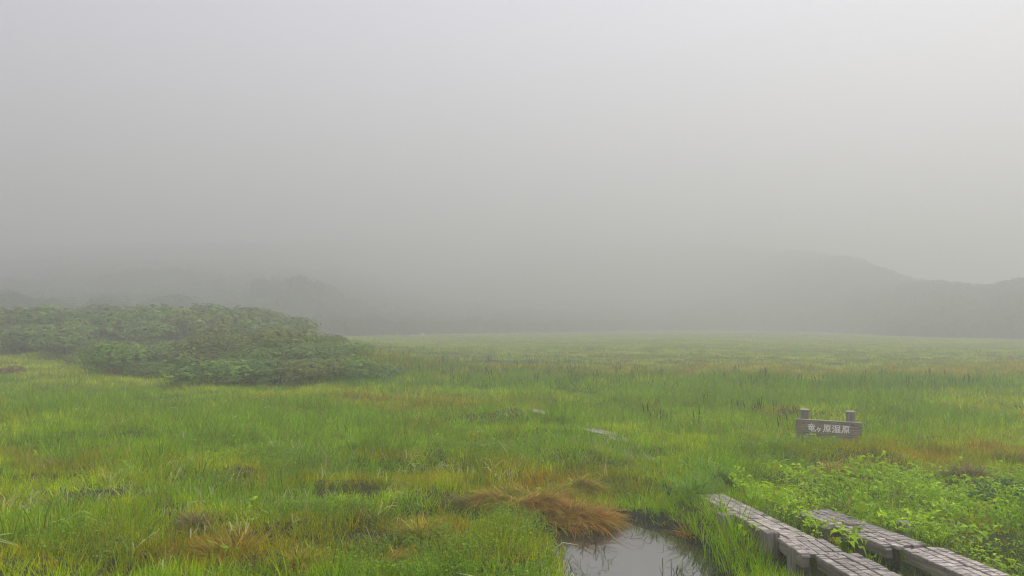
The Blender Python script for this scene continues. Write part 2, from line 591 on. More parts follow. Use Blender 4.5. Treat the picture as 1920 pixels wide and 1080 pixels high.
add_kind('turf', turf, 5, M_grass)
add_kind('fine', lambda: turf(0.14, 36, 0.13, 0.0085), 3, M_grass)
add_kind('reed', reed, 5, M_grass)
add_kind('bent', bentblades, 5, M_grass)
add_kind('stalk', stalks, 3, M_grass)
add_kind('leafy', sprig, 3, M_leaf)
add_kind('leafy', lambda: sprig(6, 0.20, 0.085, 0.065, 0.12), 2, M_leaf)
add_kind('leafy', lambda: sprig(16, 0.13, 0.042, 0.026, 0.12), 3, M_leaf)
add_kind('small', smallcover, 3, M_leaf)
add_kind('far', lambda: turf(0.26, 46, 0.36, 0.02, 2), 4, M_grass)
add_kind('farreed', lambda: reed(0.55, 26, 0.35, 0.024, 2, 0.0), 3, M_grass)


def tree_crown(rx=1.0, rz=1.0, n_=420, ls=0.14, lobes=7, flat=0.0, seed=0):
    """leaf clusters spread through an uneven crown volume"""
    m = PM()
    rs = random.Random(seed)
    lb = [(rs.uniform(-.5, .5) * rx, rs.uniform(-.5, .5) * rx, rs.uniform(-.15, .4) * rz, rs.uniform(.4, .65)) for _ in range(lobes)]
    lb.append((0, 0, 0, 0.8))
    for _ in range(n_):
        L = rs.choice(lb)
        th, cz = rs.uniform(0, 6.283), rs.uniform(-0.35, 1)
        sz = math.sqrt(max(0, 1 - cz * cz)); k = rs.uniform(0.72, 1.04)
        nrm = np.array((sz * math.cos(th), sz * math.sin(th), cz))
        pos = np.array((L[0] + nrm[0] * L[3] * rx * k, L[1] + nrm[1] * L[3] * rx * k, L[2] + nrm[2] * L[3] * rz * k))
        kc = rs.uniform(0.55, 1.35) * (1.7 if rs.random() < .08 else 1); w_ = rs.uniform(-.15, .15)  # painted highlight brightens some leaf clusters
        c = (kc * (1 + w_), kc, kc * (1 - w_))
        for q in range(4):
            a_ = q * 1.57 + rs.uniform(-.5, .5)
            t1 = np.cross(nrm, (0.3, 0.2, 1.0)); t1 /= np.linalg.norm(t1) + 1e-6
            t2 = np.cross(nrm, t1)
            dv = t1 * math.cos(a_) + t2 * math.sin(a_) + nrm * rs.uniform(-0.1, .5)
            s_ = rs.uniform(.7, 1.25)
            m.leaf(pos, dv, nrm + np.array((0, 0, .5)), ls * s_, ls * 0.62 * s_, tuple(x * rs.uniform(.88, 1.12) for x in c), 0.12, 0.25)
    return m


add_kind('wood', lambda: tree_crown(1.9, 1.7, 260, 0.5, 7, seed=random.randint(0, 999)), 4, M_forest)


def scatter(name, pos, rot, scl, tint, kinds, label, cat=None):
    """one object of countless plants: points that carry their own turn, size and tint"""
    N = len(pos)
    me = bpy.data.meshes.new(name)
    me.vertices.add(N)
    me.vertices.foreach_set('co', np.asarray(pos, np.float32).ravel())
    for nm, ty, dat, key in (('rot', 'FLOAT_VECTOR', rot, 'vector'), ('scl', 'FLOAT_VECTOR', scl, 'vector'),
                             ('tint', 'FLOAT_VECTOR', tint, 'vector'), ('kid', 'INT', kinds, 'value')):
        at = me.attributes.new(nm, ty, 'POINT')
        at.data.foreach_set(key, np.asarray(dat, np.int32 if ty == 'INT' else np.float32).ravel())
    ob = bpy.data.objects.new(name, me)
    COL.objects.link(ob)
    ng = bpy.data.node_groups.new(name + '_nodes', 'GeometryNodeTree')
    ng.interface.new_socket('Geometry', in_out='INPUT', socket_type='NodeSocketGeometry')
    ng.interface.new_socket('Geometry', in_out='OUTPUT', socket_type='NodeSocketGeometry')
    N_ = ng.nodes; L_ = ng.links
    gi, go = N_.new('NodeGroupInput'), N_.new('NodeGroupOutput')
    mp_ = N_.new('GeometryNodeMeshToPoints')
    ip = N_.new('GeometryNodeInstanceOnPoints')
    ci = N_.new('GeometryNodeCollectionInfo')
    ci.inputs['Collection'].default_value = SRC
    ci.inputs['Separate Children'].default_value = True
    ci.inputs['Reset Children'].default_value = True
    ip.inputs['Pick Instance'].default_value = True
    L_.new(gi.outputs[0], mp_.inputs['Mesh']); L_.new(mp_.outputs[0], ip.inputs['Points'])
    L_.new(ci.outputs[0], ip.inputs['Instance'])
    for nm, ty, sock in (('rot', 'FLOAT_VECTOR', 'Rotation'), ('scl', 'FLOAT_VECTOR', 'Scale'), ('kid', 'INT', 'Instance Index')):
        na = N_.new('GeometryNodeInputNamedAttribute'); na.data_type = ty
        na.inputs['Name'].default_value = nm
        L_.new(na.outputs['Attribute'], ip.inputs[sock])
    L_.new(ip.outputs[0], go.inputs[0])
    md = ob.modifiers.new('plants', 'NODES'); md.node_group = ng
    tag(ob, label, cat, kind='stuff')
    return ob


# ------------------------------------------------------------------ what grows where
def ell(px, py, rx, ry, z=0.0):
    """a patch on the ground: centre and half sizes in metres, found from the photograph"""
    c = G(px, py, z); e = G(px + rx, py, z); n1 = G(px, py - ry, z); s1 = G(px, py + ry, z)
    return (c.x, c.y, abs(e.x - c.x), (n1.y - s1.y) / 2)


def inell(x, y, e, soft=0.35, wob=0.5, seed=5):
    cx, cy_, a_, b_ = e
    # patches lie along the line of sight that crosses them
    sh = cx / cy_
    r_ = np.sqrt(((x - cx - (y - cy_) * sh) / a_) ** 2 + ((y - cy_) / b_) ** 2)
    r_ = r_ + (fbm(x, y, max(0.35, min(a_, b_) * 0.8), seed, 2) - 0.5) * wob * 2
    return 1 - sstep(1 - soft, 1 + soft, r_)


TURF_Y = np.array((0.370, 0.500, 0.001))
TURF_G = np.array((0.265, 0.435, 0.001))
GREEN = np.array((0.185, 0.340, 0.002))
DEEP = np.array((0.080, 0.190, 0.015))
OCHRE = np.array((0.340, 0.320, 0.002))
RUST = np.array((0.400, 0.200, 0.012))
LEAFC = np.array((0.370, 0.580, 0.003))
SMALLC = np.array((0.220, 0.370, 0.008))
PALE = np.array((0.62, 0.68, 0.30))  # pale blade colour, lightened to paint in their wet sheen

P_reed = [ell(1390, 985, 55, 45), ell(1250, 985, 130, 18), ell(1335, 1030, 45, 45), ell(450, 800, 420, 45), ell(1060, 835, 130, 45), ell(1500, 735, 500, 22), ell(170, 790, 190, 50), ell(900, 715, 210, 22),
          ell(1340, 800, 160, 26), ell(1340, 895, 60, 26), ell(640, 850, 150, 40), ell(1780, 800, 130, 26), ell(1180, 770, 150, 25),
          ell(120, 1000, 150, 45), ell(430, 925, 130, 22), ell(420, 1075, 170, 22), ell(1400, 850, 70, 20), ell(1620, 940, 60, 14)]
P_rust = [ell(420, 1030, 120, 32), ell(180, 860, 50, 8), ell(730, 862, 50, 8), 
          ell(1280, 1005, 30, 14), ell(1040, 900, 80, 16), ell(1880, 850, 50, 9), ell(30, 860, 40, 12), ell(800, 985, 80, 18), ell(560, 1060, 60, 12),
          ell(1740, 858, 60, 8), ell(1450, 780, 60, 10)]
P_ochre = [ell(300, 1000, 260, 50), ell(700, 900, 300, 28), ell(650, 1010, 160, 40), ell(1050, 900, 160, 30), ell(1700, 860, 220, 24),
           ell(120, 880, 120, 26), ell(1850, 700, 400, 14), ell(1250, 700, 500, 12), ell(800, 765, 330, 14), ell(60, 1060, 80, 20), ell(860, 690, 200, 12)]
P_leafy = [ell(1440, 960, 40, 30), ell(1720, 990, 260, 75), ell(1500, 950, 90, 45), ell(1900, 1000, 150, 110), ell(1640, 905, 160, 26), ell(1400, 950, 40, 20),
           ell(1560, 895, 120, 22), ell(1790, 930, 220, 30)]
P_small = [ell(820, 1045, 190, 45), ell(930, 860, 120, 18), ell(940, 985, 70, 30), ell(990, 1050, 60, 50), ell(540, 870, 90, 22), ell(640, 980, 120, 16),
           ell(1450, 860, 120, 20), ell(980, 745, 160, 22), ell(150, 1040, 80, 30)]
P_bent = [ell(450, 985, 150, 25), ell(680, 935, 90, 35), ell(80, 960, 110, 70), ell(600, 860, 90, 30), ell(1130, 850, 90, 20), ell(1320, 905, 60, 14),
          ell(880, 880, 140, 18), ell(1000, 850, 40, 10), ell(1060, 1050, 40, 30), ell(300, 930, 200, 60), ell(730, 990, 60, 20)]
P_gap = [ell(970, 945, 130, 24), ell(600, 938, 120, 14), ell(770, 1003, 110, 10), ell(330, 955, 30, 16), ell(1150, 985, 160, 14), ell(1470, 895, 20, 12),
         ell(180, 925, 110, 7), ell(1700, 885, 60, 10), ell(1680, 935, 60, 10)]


def maxell(x, y, P, **k):
    v = np.zeros(x.shape)
    for i, e in enumerate(P):
        v = np.maximum(v, inell(x, y, e, seed=31 + i, **k))
    return v


def jitter_grid(y0, y1, step, half0, slope):
    ys = np.arange(y0, y1, step)
    out_ = []
    for yy in ys:
        hw = half0 + slope * yy
        xs = np.arange(-hw, hw, step)
        out_.append(np.stack([xs + rng.uniform(-.5, .5, len(xs)) * step, np.full(len(xs), yy) + rng.uniform(-.5, .5, len(xs)) * step], 1))
    return np.concatenate(out_)


def clear_of_water(x, y, m=0.0):
    return (poly_sd(x, y, POND) + (noise(x, y, 0.35, 77) - 0.5) * 0.16 > m) & (poly_sd(x, y, POOL) + (noise(x, y, 0.3, 78) - 0.5) * 0.1 > m)


def clear_of_walk(x, y, m=0.30):
    return (seg_dist(x, y, WALK_L) > m) & (seg_dist(x, y, WALK_R) > m)


def base_tint(x, y):
    """colour of the grasses: yellow-green turf with greener, browner drifts"""
    a_ = fbm(x, y, 5.5, 61, 3)[:, None]
    b_ = fbm(x, y, 2.0, 62, 3)[:, None]
    c = TURF_Y * (1 - sstep(.42, .60, a_)) + TURF_G * sstep(.42, .60, a_)
    k = sstep(.60, .74, b_) * 0.6
    c = c * (1 - k) + OCHRE * k
    k = maxell(x, y, P_ochre)[:, None] * 0.65
    c = c * (1 - k) + OCHRE * k
    k = maxell(x, y, P_rust, wob=0.7)[:, None] * 0.6
    c = c * (1 - k) + (RUST * 0.6 + OCHRE * 0.4) * k
    c = c * (0.80 + 0.56 * noise(x, y, 0.55, 63)[:, None])
    return c * rng.uniform(0.75, 1.25, (len(x), 1))


def pick(kind, n_):
    return rng.choice(KIND[kind], n_)


def rots(n_, tilt=0.12):
    return np.stack([rng.normal(0, tilt, n_), rng.normal(0, tilt, n_), rng.uniform(0, 6.283, n_)], 1)


def batch(x, y, kind, s, tint, tilt=0.12, zs=None, dz=0.0):
    n_ = len(x)
    z = terrain(x, y) + dz
    s = np.broadcast_to(s, (n_,)) * rng.uniform(.8, 1.25, n_)
    zz = s if zs is None else s * zs
    return [np.stack([x, y, z], 1), rots(n_, tilt), np.stack([s, s, zz], 1), tint, pick(kind, n_)]


def join(bs): return [np.concatenate([b_[i] for b_ in bs]) for i in range(5)]


B = []
# short turf, near
pt_ = jitter_grid(3.2, 17, 0.125, 2.5, 0.80)
x, y = pt_[:, 0], pt_[:, 1]
lf = maxell(x, y, P_leafy); gp = maxell(x, y, P_gap, wob=.6)
keep = clear_of_water(x, y, 0.05) & clear_of_walk(x, y, 0.215) & (rng.random(len(x)) > lf * 0.72) & (rng.random(len(x)) > gp * 0.8)
x, y = x[keep], y[keep]
t_ = base_tint(x, y)
fine = rng.random(len(x)) < 0.5
hgt = 0.45 + 0.6 * fbm(x, y, 1.6, 71, 2) + 0.55 * noise(x, y, 0.4, 72)
B.append(batch(x[fine], y[fine], 'fine', 1.15, t_[fine], zs=hgt[fine]))
B.append(batch(x[~fine], y[~fine], 'turf', 1.0, t_[~fine], zs=hgt[~fine]))
# short turf, middle
pt_ = jitter_grid(17, 40, 0.24, 3.5, 0.80)
x, y = pt_[:, 0], pt_[:, 1]
t_ = base_tint(x, y)
B.append(batch(x, y, 'turf', 1.7, t_, zs=0.55 + 0.35 * fbm(x, y, 3, 71, 2)))
# far meadow
pt_ = jitter_grid(34, 130, 0.62, 6, 0.80)
x, y = pt_[:, 0], pt_[:, 1]
t_ = base_tint(x, y) * 1.0
B.append(batch(x, y, 'far', 1.1, t_, zs=0.7))
pt_ = jitter_grid(130, 240, 1.7, 10, 0.62)
x, y = pt_[:, 0], pt_[:, 1]
B.append(batch(x, y, 'far', 2.6, base_tint(x, y), zs=0.45))
D = join(B)
scatter('meadow_grass', *D, 'short yellow-green turf covering the whole moor')
n_turf = len(D[0])

# tall green blades
B = []
pt_ = jitter_grid(3.5, 32, 0.20, 3, 0.80)
x, y = pt_[:, 0], pt_[:, 1]
k = maxell(x, y, P_reed, wob=.7)
pr = 0.05 + 0.75 * k * (0.35 + 0.9 * sstep(.35, .6, fbm(x, y, 1.4, 81, 2)))
pr = pr * (1 - 0.8 * maxell(x, y, P_leafy)) * (1 - .8 * maxell(x, y, P_rust))
keep = clear_of_water(x, y, -0.10) & clear_of_walk(x, y, 0.26) & (rng.random(len(x)) < pr * np.where(y < 18, .75, 1))
x, y, k = x[keep], y[keep], k[keep]
mixg = fbm(x, y, 3, 82, 2)[:, None]
tt = (TURF_G * (1 - mixg) + GREEN * mixg) * rng.uniform(.8, 1.3, (len(x), 1))
B.append(batch(x, y, 'reed', 0.62 + 0.25 * k, tt))
pt_ = jitter_grid(24, 60, 0.55, 4, 0.80)
x, y = pt_[:, 0], pt_[:, 1]
k = maxell(x, y, P_reed, wob=.8)
keep = rng.random(len(x)) < 0.04 + 0.9 * k * (0.3 + sstep(.4, .6, fbm(x, y, 5, 83, 2)))
x, y = x[keep], y[keep]
tt = (GREEN * 0.6 + DEEP * 0.4) * rng.uniform(.8, 1.3, (len(x), 1))
B.append(batch(x, y, 'farreed', 0.9, tt))
# dark seed heads
for e, dens in ((ell(1380, 800, 170, 30), 1.0), (ell(1650, 735, 300, 14), .5), (ell(940, 700, 260, 24), .6), (ell(1250, 730, 300, 18), .5)):
    m_ = int(e[2] * e[3] * 3.14 * 0.9 * dens)
    a_, r_ = rng.uniform(0, 6.283, m_), np.sqrt(rng.random(m_))
    yy = e[1] + r_ * np.sin(a_) * e[3]
    xx = e[0] + r_ * np.cos(a_) * e[2] + (yy - e[1]) * e[0] / e[1]
    B.append(batch(xx, yy, 'stalk', 1.0, np.tile(np.array((0.15, 0.17, 0.03)), (m_, 1)) * rng.uniform(.7, 1.2, (m_, 1))))
scatter('tall_grass', *join(B), 'taller green grass blades standing in drifts over the turf')

# pale bent blades
pt_ = jitter_grid(4.5, 17, 0.26, 2.5, 0.80)
x, y = pt_[:, 0], pt_[:, 1]
k = maxell(x, y, P_bent, wob=.7)
keep = clear_of_water(x, y, -0.05) & clear_of_walk(x, y, 0.30) & (rng.random(len(x)) < 0.03 + 0.5 * k)
x, y = x[keep], y[keep]
tt = PALE * rng.uniform(.55, 1.1, (len(x), 1)) * np.where(rng.random((len(x), 1)) < .35, np.array((1.1, .85, .7)), 1.0)
bt = batch(x, y, 'bent', 0.95, tt, 0.3, dz=0.06)
xs_ = np.array([p_[0] for p_ in POND]); ys_ = np.array([p_[1] for p_ in POND])
x = rng.uniform(xs_.min(), xs_.max(), 1500); y = rng.uniform(ys_.min(), ys_.max(), 1500)
sd = poly_sd(x, y, POND); edge = (sd < 0.05) & (sd > -0.7)
keep = edge & (rng.random(1500) < np.exp(sd * 5) * .8)
x, y = x[keep], y[keep]
t2 = np.array((0.10, 0.14, 0.03)) * rng.uniform(.5, 1.6, (len(x), 1))
b2 = batch(x, y, 'bent', 0.7, t2, 0.25); b2[0][:, 2] = ZW - .03
bt = join([bt, b2])
scatter('pale_bent_grass', *bt, 'pale bent blades with a wet sheen painted into their tint above the turf')

# broad leaves
B = []
pt_ = jitter_grid(4.0, 16, 0.13, 2.5, 0.80)
x, y = pt_[:, 0], pt_[:, 1]
k = maxell(x, y, P_leafy, wob=.5)
keep = clear_of_water(x, y, 0.1) & clear_of_walk(x, y, 0.205) & (rng.random(len(x)) < k * 0.95 + 0.01)
x, y = x[keep], y[keep]
a_ = fbm(x, y, 1.5, 85, 2)[:, None]
tt = (LEAFC * sstep(.3, .6, a_) + (GREEN * .6 + LEAFC * .4) * (1 - sstep(.3, .6, a_))) * rng.uniform(.75, 1.35, (len(x), 1))
yl = rng.random(len(x)) < .03
tt[yl] = np.array((.35, .26, .03))
b3 = batch(x, y, 'leafy', 1.0, tt, zs=0.4 + 1.6 * fbm(x, y, .8, 86, 2))
wd = np.minimum(seg_dist(x, y, WALK_L), seg_dist(x, y, WALK_R))
b3[0][:, 2] += 0.13 * (1 - sstep(.3, .7, wd))        # rooted on the bank, leaning up to the boards
B.append(b3)
pt_ = jitter_grid(4.0, 20, 0.14, 2.5, 0.80)
x, y = pt_[:, 0], pt_[:, 1]
k = maxell(x, y, P_small, wob=.6)
keep = clear_of_water(x, y, -0.02) & clear_of_walk(x, y, 0.28) & (rng.random(len(x)) < k * 0.85 + 0.02)
x, y = x[keep], y[keep]
tt = SMALLC * rng.uniform(.7, 1.35, (len(x), 1))
B.append(batch(x, y, 'small', 1.1, tt, dz=0.09))
scatter('broad_leaf_cover', *join(B), 'small bright green round leaves carpeting the ground beside the walkways')

# tiny white flowers
m_ = 150
yy = rng.uniform(13, 34, m_); xx = rng.uniform(-.62, .1, m_) * yy
add_kind('flower', flower, 2, M_grass)
scatter('white_flowers', *batch(xx, yy, 'flower', 1.0, np.tile(np.array((.8, .8, .72)), (m_, 1))), 'tiny white flowers dotted over the meadow on the left')

# woods on the hills
hx2, hy2, hz2, hv2 = hill_grid(420, 150)
sel = rng.random(hx2.shape) < np.clip(0.62 * (1.0 - 0.35 * hv2), 0.1, 1) * (hy2 / 130)
sel &= (hv2 > 0.02) & (hv2 < 1.08) & (np.abs(hx2 / hy2) < 0.95)
x, y, z = hx2[sel], hy2[sel], hz2[sel]
x = x + rng.normal(0, .5, len(x))
n_ = len(x)
s = rng.uniform(.55, 1.15, n_)
tt = np.array((0.050, 0.075, 0.022)) * rng.uniform(.6, 1.4, (n_, 1))
scatter('hill_woodland', np.stack([x, y, z + s * 0.9], 1), rots(n_, .1), np.stack([s, s, s * rng.uniform(.8, 1.25, n_)], 1), tt, pick('wood', n_),
        'low dense woodland covering the foggy hills')
print('instances', n_turf, 'woods', n_)

# ------------------------------------------------------------------ shrubs on the left mound
CR = [tree_crown(1.0, 0.9, 1350, 0.068, 9, seed=100 + i).mesh('shrub_crown', M_crown) for i in range(4)]
CRL = [tree_crown(1.0, 0.9, 430, 0.13, 8, seed=200 + i).mesh('shrub_crown_loose', M_crown) for i in range(3)]


def limb(verts, faces, a_, b_, r0, r1, sides=5):
    a_, b_ = Vector(a_), Vector(b_)
    d = (b_ - a_).normalized()
    q = d.to_track_quat('Z', 'Y')
    i = len(verts)
    for pt, r_ in ((a_, r0), (b_, r1)):
        for k_ in range(sides):
            verts.append(pt + q @ Vector((r_ * math.cos(k_ * 6.2832 / sides), r_ * math.sin(k_ * 6.2832 / sides), 0)))
    for k_ in range(sides):
        faces.append((i + k_, i + (k_ + 1) % sides, i + sides + (k_ + 1) % sides, i + sides + k_))


def stem_mesh(name, h, spread, nb, r0, seed):
    rs = random.Random(seed); vs, fs = [], []
    for k_ in range(nb):
        a_ = rs.uniform(0, 6.28)
        m_ = Vector((math.cos(a_) * spread * .35, math.sin(a_) * spread * .35, h * .5))
        e_ = Vector((math.cos(a_ + .3) * spread, math.sin(a_ + .3) * spread, h * rs.uniform(.8, 1)))
        limb(vs, fs, (0, 0, -0.3), m_, r0, r0 * .65); limb(vs, fs, m_, e_, r0 * .65, r0 * .25)
    me = bpy.data.meshes.new(name); me.from_pydata([tuple(v) for v in vs], [], fs); me.materials.append(M_bark)
    return me


STEM = [stem_mesh('shrub_stem', 0.9, 0.5, 5, 0.04, 5 + i) for i in range(3)]
SG = {'g': (0.140, 0.245, 0.014), 'o': (0.185, 0.225, 0.016), 'd': (0.100, 0.185, 0.016), 'r': (0.230, 0.130, 0.035), 'y': (0.250, 0.240, 0.020), 'l': (0.175, 0.300, 0.016)}
SHRUBS = []


def shrub(x, y, w, h, tone, label, group=None, loose=False, name='shrub', cat='shrub'):
    z = T(x, y)
    root = empty(name, (x, y, z - 0.05), U(0, 6.28))
    tag(root, label, cat, group)
    cme = random.choice(CRL if loose else CR)
    c = bpy.data.objects.new('crown', cme); COL.objects.link(c); c.parent = root
    c.location = (0, 0, h * 0.36); c.scale = (w * 0.5, w * 0.5 * U(.85, 1.1), h * 0.56 / 0.8)
    k_ = U(.85, 1.15); c.color = (*[v * k_ for v in SG[tone]], 1)
    s_ = bpy.data.objects.new('stem', random.choice(STEM)); COL.objects.link(s_); s_.parent = root
    s_.scale = (w * .4, w * .4, h * .8)
    return root


def at_ground(px, py):
    """where the ray of a pixel first meets the uneven ground"""
    a_ = G(px, py, 0.0) if py > 612 else G(px, 612, 0.0)
    o_ = Vector((0, 0, HCAM)); d_ = (G(px, max(py, 612), 0.0) - o_)
    ts = np.linspace(0.2, 1.6, 1400)
    zz = terrain(o_.x + d_.x * ts, o_.y + d_.y * ts)
    hit = np.nonzero(o_.z + d_.z * ts < zz)[0]
    t = ts[hit[0]] if len(hit) else 1.0
    return Vector((o_.x + d_.x * t, o_.y + d_.y * t, float(zz[hit[0]]) if len(hit) else 0.0))


# front row, each placed by where its foot shows
FRONT = [  # px, py of foot, width, height, tone, label
    (262, 713, 2.6, 0.9, 'g', 'low green shrub at the left tip of the front thicket'),
    (345, 729, 3.4, 1.15, 'g', 'wide green shrub whose foot reaches furthest into the grass at left'),
    (425, 730, 3.2, 1.3, 'l', 'bright green leafy shrub second from the left end of the front row'),
    (500, 731, 3.4, 1.3, 'd', 'dark green shrub in the middle of the front row'),
    (575, 729, 3.2, 1.15, 'o', 'olive shrub with brownish leaves right of the middle of the front row'),
    (640, 725, 3.2, 1.15, 'g', 'green shrub in the front row near its right end'),
    (690, 718, 3.0, 0.9, 'g', 'low green shrub sloping down at the right end of the front row'),
    (722, 712, 1.9, 0.55, 'd', 'smallest dark shrub trailing off the right tip of the thicket'),
    (222, 708, 1.6, 0.7, 'r', 'small russet bush at the left foot of the front thicket'),
    (196, 697, 2.2, 0.9, 'g', 'small green shrub left of the russet bush'),
    (560, 722, 1.8, 0.8, 'r', 'reddish brown bush tucked into the front of the thicket')]
for px, py, w_, h_, tn, lb in FRONT:
    g_ = at_ground(px, py)
    shrub(g_.x, g_.y + w_ * .3, w_, h_, tn, lb)
g2 = 'shrubs packed together on the left mound'
cnt = 0
TONE = {'g': 'mid green', 'l': 'bright green', 'o': 'olive', 'd': 'dark green'}


def thicket(x0, x1, y0, y1, step, inside, hrange, body, grp, tones, loose, bands):
    yy = y0
    while yy < y1:
        xx = x0 + U(0, step)
        while xx < x1:
            X_, Y_ = xx + U(-.4, .4) * step, yy + U(-.4, .4) * step
            if inside(X_, Y_):
                tn = random.choice(tones); h_ = U(*hrange) * (1 if loose else max(.62, min(1, (-.2 * Y_ - .6 - X_) / 2.8)))
                col_ = (X_ / Y_ * F + 960) / 1920
                side_ = 'at the left end' if col_ < bands[0] else 'left of the middle' if col_ < bands[1] else 'right of the middle' if col_ < bands[2] else 'at the right end'
                row_ = 'low on the front' if Y_ < y0 + (y1 - y0) * .33 else 'halfway up' if Y_ < y0 + (y1 - y0) * .66 else 'near the crest'
                lb = f'{TONE[tn]} shrub {row_} and {side_} of the {body}'
                shrub(X_, Y_, step * U(1.35, 1.8), h_, tn, lb, grp, loose)
            xx += step
        yy += step


thicket(-22, -4.5, 29, 43, 2.1, lambda a_, b_: ((a_ + 12.5) / 7.4) ** 2 + ((b_ - 36) / 7.2) ** 2 < 1 and a_ < -.2 * b_ - 1.3,
        (0.9, 1.9), 'near thicket', 'shrubs packed in the near thicket', 'gglod', False, (.17, .24, .31))
thicket(-62, -14, 42, 70, 3.1, lambda a_, b_: ((a_ + 32) / 19) ** 2 + ((b_ - 55) / 14) ** 2 < 1 and a_ < -.30 * b_ - 1.2,
        (1.1, 2.4), 'hazy mound', g2, 'ggdol', True, (.06, .14, .22))
for px, py, w_, tn, lb in ((20, 668, 4.0, 'd', 'dark hazy bush at the left edge of the picture below the mound'),
                           (100, 676, 4.0, 'g', 'hazy green bush at the foot of the mound far left'),
                           (160, 690, 3.0, 'o', 'olive bush at the foot of the mound above the small meadow bay'),
                           (205, 682, 2.4, 'y', 'yellowing bush above the russet one'),
                           (5, 703, 1.5, 'r', 'small rusty bush standing in the meadow at the left edge')):
    g_ = at_ground(px, py)
    shrub(g_.x, g_.y + w_ * .3, w_, w_ * .42, tn, lb, None, True)

# trees looming in the fog behind the mound
TCR = [tree_crown(1.0, 1.1, 900, 0.12, 10, seed=300 + i).mesh('tree_crown', M_crown) for i in range(3)]
for i, (px, d_, h_, w_) in enumerate([(505, 150, 13, 12), (542, 158, 14.5, 12), (575, 150, 14.5, 10), (612, 156, 12.5, 10), (462, 152, 10.5, 12), (648, 160, 9.5, 10),
                                      (560, 140, 10, 10), (600, 142, 8, 9), (415, 150, 9, 12), (530, 158, 14, 10),
                                      (120, 98, 7, 8), (40, 94, 7.5, 8), (-20, 96, 8, 9), (220, 104, 7.5, 9), (320, 112, 8, 10)]):
    x_ = (px - 960) / F * d_
    z = T(x_, d_)
    blob = px > 400
    root = empty('tree', (x_, d_, z - .05), U(0, 6.28))
    tag(root, 'dim dark tree in the fog above the mound, right of the picture\'s left third' if blob else 'faint tree in the fog far left above the mound', 'tree',
        'trees forming the dark mass in the fog' if blob else 'faint trees behind the far left of the mound')
    c = bpy.data.objects.new('crown', TCR[i % 3]); COL.objects.link(c); c.parent = root
    c.location = (0, 0, h_ * .52); c.scale = (w_ * .5, w_ * .5, h_ * .42); c.color = (0.040, 0.058, 0.020, 1)
    tr = bpy.data.objects.new('trunk', STEM[i % 3]); COL.objects.link(tr); tr.parent = root
    tr.scale = (w_ * .5, w_ * .5, h_ * .7)

# ------------------------------------------------------------------ boardwalks
BOXF = [(0, 3, 2, 1), (4, 5, 6, 7), (0, 1, 5, 4), (1, 2, 6, 5), (2, 3, 7, 6), (3, 0, 4, 7)]


def box_into(vs, fs, lo, hi, jit=0.0):
    i = len(vs)
    x0, y0, z0 = lo; x1, y1, z1 = hi
    for z in (z0, z1):
        for x_, y_ in ((x0, y0), (x1, y0), (x1, y1), (x0, y1)):
            vs.append((x_ + U(-jit, jit), y_ + U(-jit, jit), z + U(-jit, jit) * .7))
    for f in BOXF: fs.append(tuple(i + k_ for k_ in f))


def plank(length, width, thick, pitch=0.05):
    """a board along +Y whose top is cut crosswise into anti-slip ribs"""
    vs, fs = [], []
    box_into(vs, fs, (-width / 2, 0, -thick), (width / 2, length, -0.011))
    yy = 0.004
    while yy < length - 0.02:
        L = pitch * U(.96, 1.04) - 0.010
        if U(0, 1) > 0.05:
            box_into(vs, fs, (-width / 2 + U(.000, .003), yy, -0.012), (width / 2 - U(.000, .003), min(yy + L, length), U(-.003, .001)), 0.0014)
        yy += L + 0.010
    me = bpy.data.meshes.new('plank')
    me.from_pydata(vs, [], fs); me.materials.append(M_board)
    at = me.color_attributes.new('wear_groove_tone', 'FLOAT_COLOR', 'POINT')
    w_ = [0.55] * 8  # slab below the ribs is darker, groove floors included
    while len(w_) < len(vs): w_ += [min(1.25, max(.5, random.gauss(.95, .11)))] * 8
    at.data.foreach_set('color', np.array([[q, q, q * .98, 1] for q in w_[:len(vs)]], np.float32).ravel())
    return me


def put(name, me, parent, loc, rz=0, rx=0):
    o = bpy.data.objects.new(name, me); COL.objects.link(o); o.parent = parent
    o.location = loc; o.rotation_euler = (rx, 0, rz)
    return o


def bevel_box(name, lo, hi, mat, bev=0.006, jit=0.003):
    vs, fs = [], []
    box_into(vs, fs, lo, hi, jit)
    bm = bmesh.new()
    bv = [bm.verts.new(v) for v in vs]
    for f in fs: bm.faces.new([bv[k_] for k_ in f])
    bmesh.ops.bevel(bm, geom=bm.edges[:], offset=bev, segments=1, affect='EDGES')
    me = bpy.data.meshes.new(name); bm.to_mesh(me); bm.free(); me.materials.append(mat)
    return me


def walk_section(root, a_, b_, za, zb, width, nplank, beam=True, stag=0.05):
    """boards from far end a_ to near end b_ with bearers beneath"""
    ax, ay = a_; bx, by = b_
    L = math.hypot(bx - ax, by - ay)
    rz = math.atan2(ax - bx, by - ay) + 0   # rotation turning +Y into the run direction
    dirv = Vector((bx - ax, by - ay, zb - za)) / L
    rz = math.atan2(-dirv.x, dirv.y)
    tilt = math.atan2(zb - za, L)
    side = Vector((math.cos(rz), math.sin(rz), 0))
    pw = width / nplank
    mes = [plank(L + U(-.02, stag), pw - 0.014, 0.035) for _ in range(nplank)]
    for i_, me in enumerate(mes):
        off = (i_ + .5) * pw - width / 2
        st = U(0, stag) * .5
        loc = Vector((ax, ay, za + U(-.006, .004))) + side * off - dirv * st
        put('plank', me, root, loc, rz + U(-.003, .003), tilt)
    if beam:
        for sgn in (-1, 1):
            me = bevel_box('bearer', (-0.035, 0.0, -0.128), (0.035, L, -0.038), M_beam)
            loc = Vector((ax, ay, za)) + side * (sgn * (width / 2 - 0.045))
            put('bearer', me, root, loc, rz, tilt)
    return rz


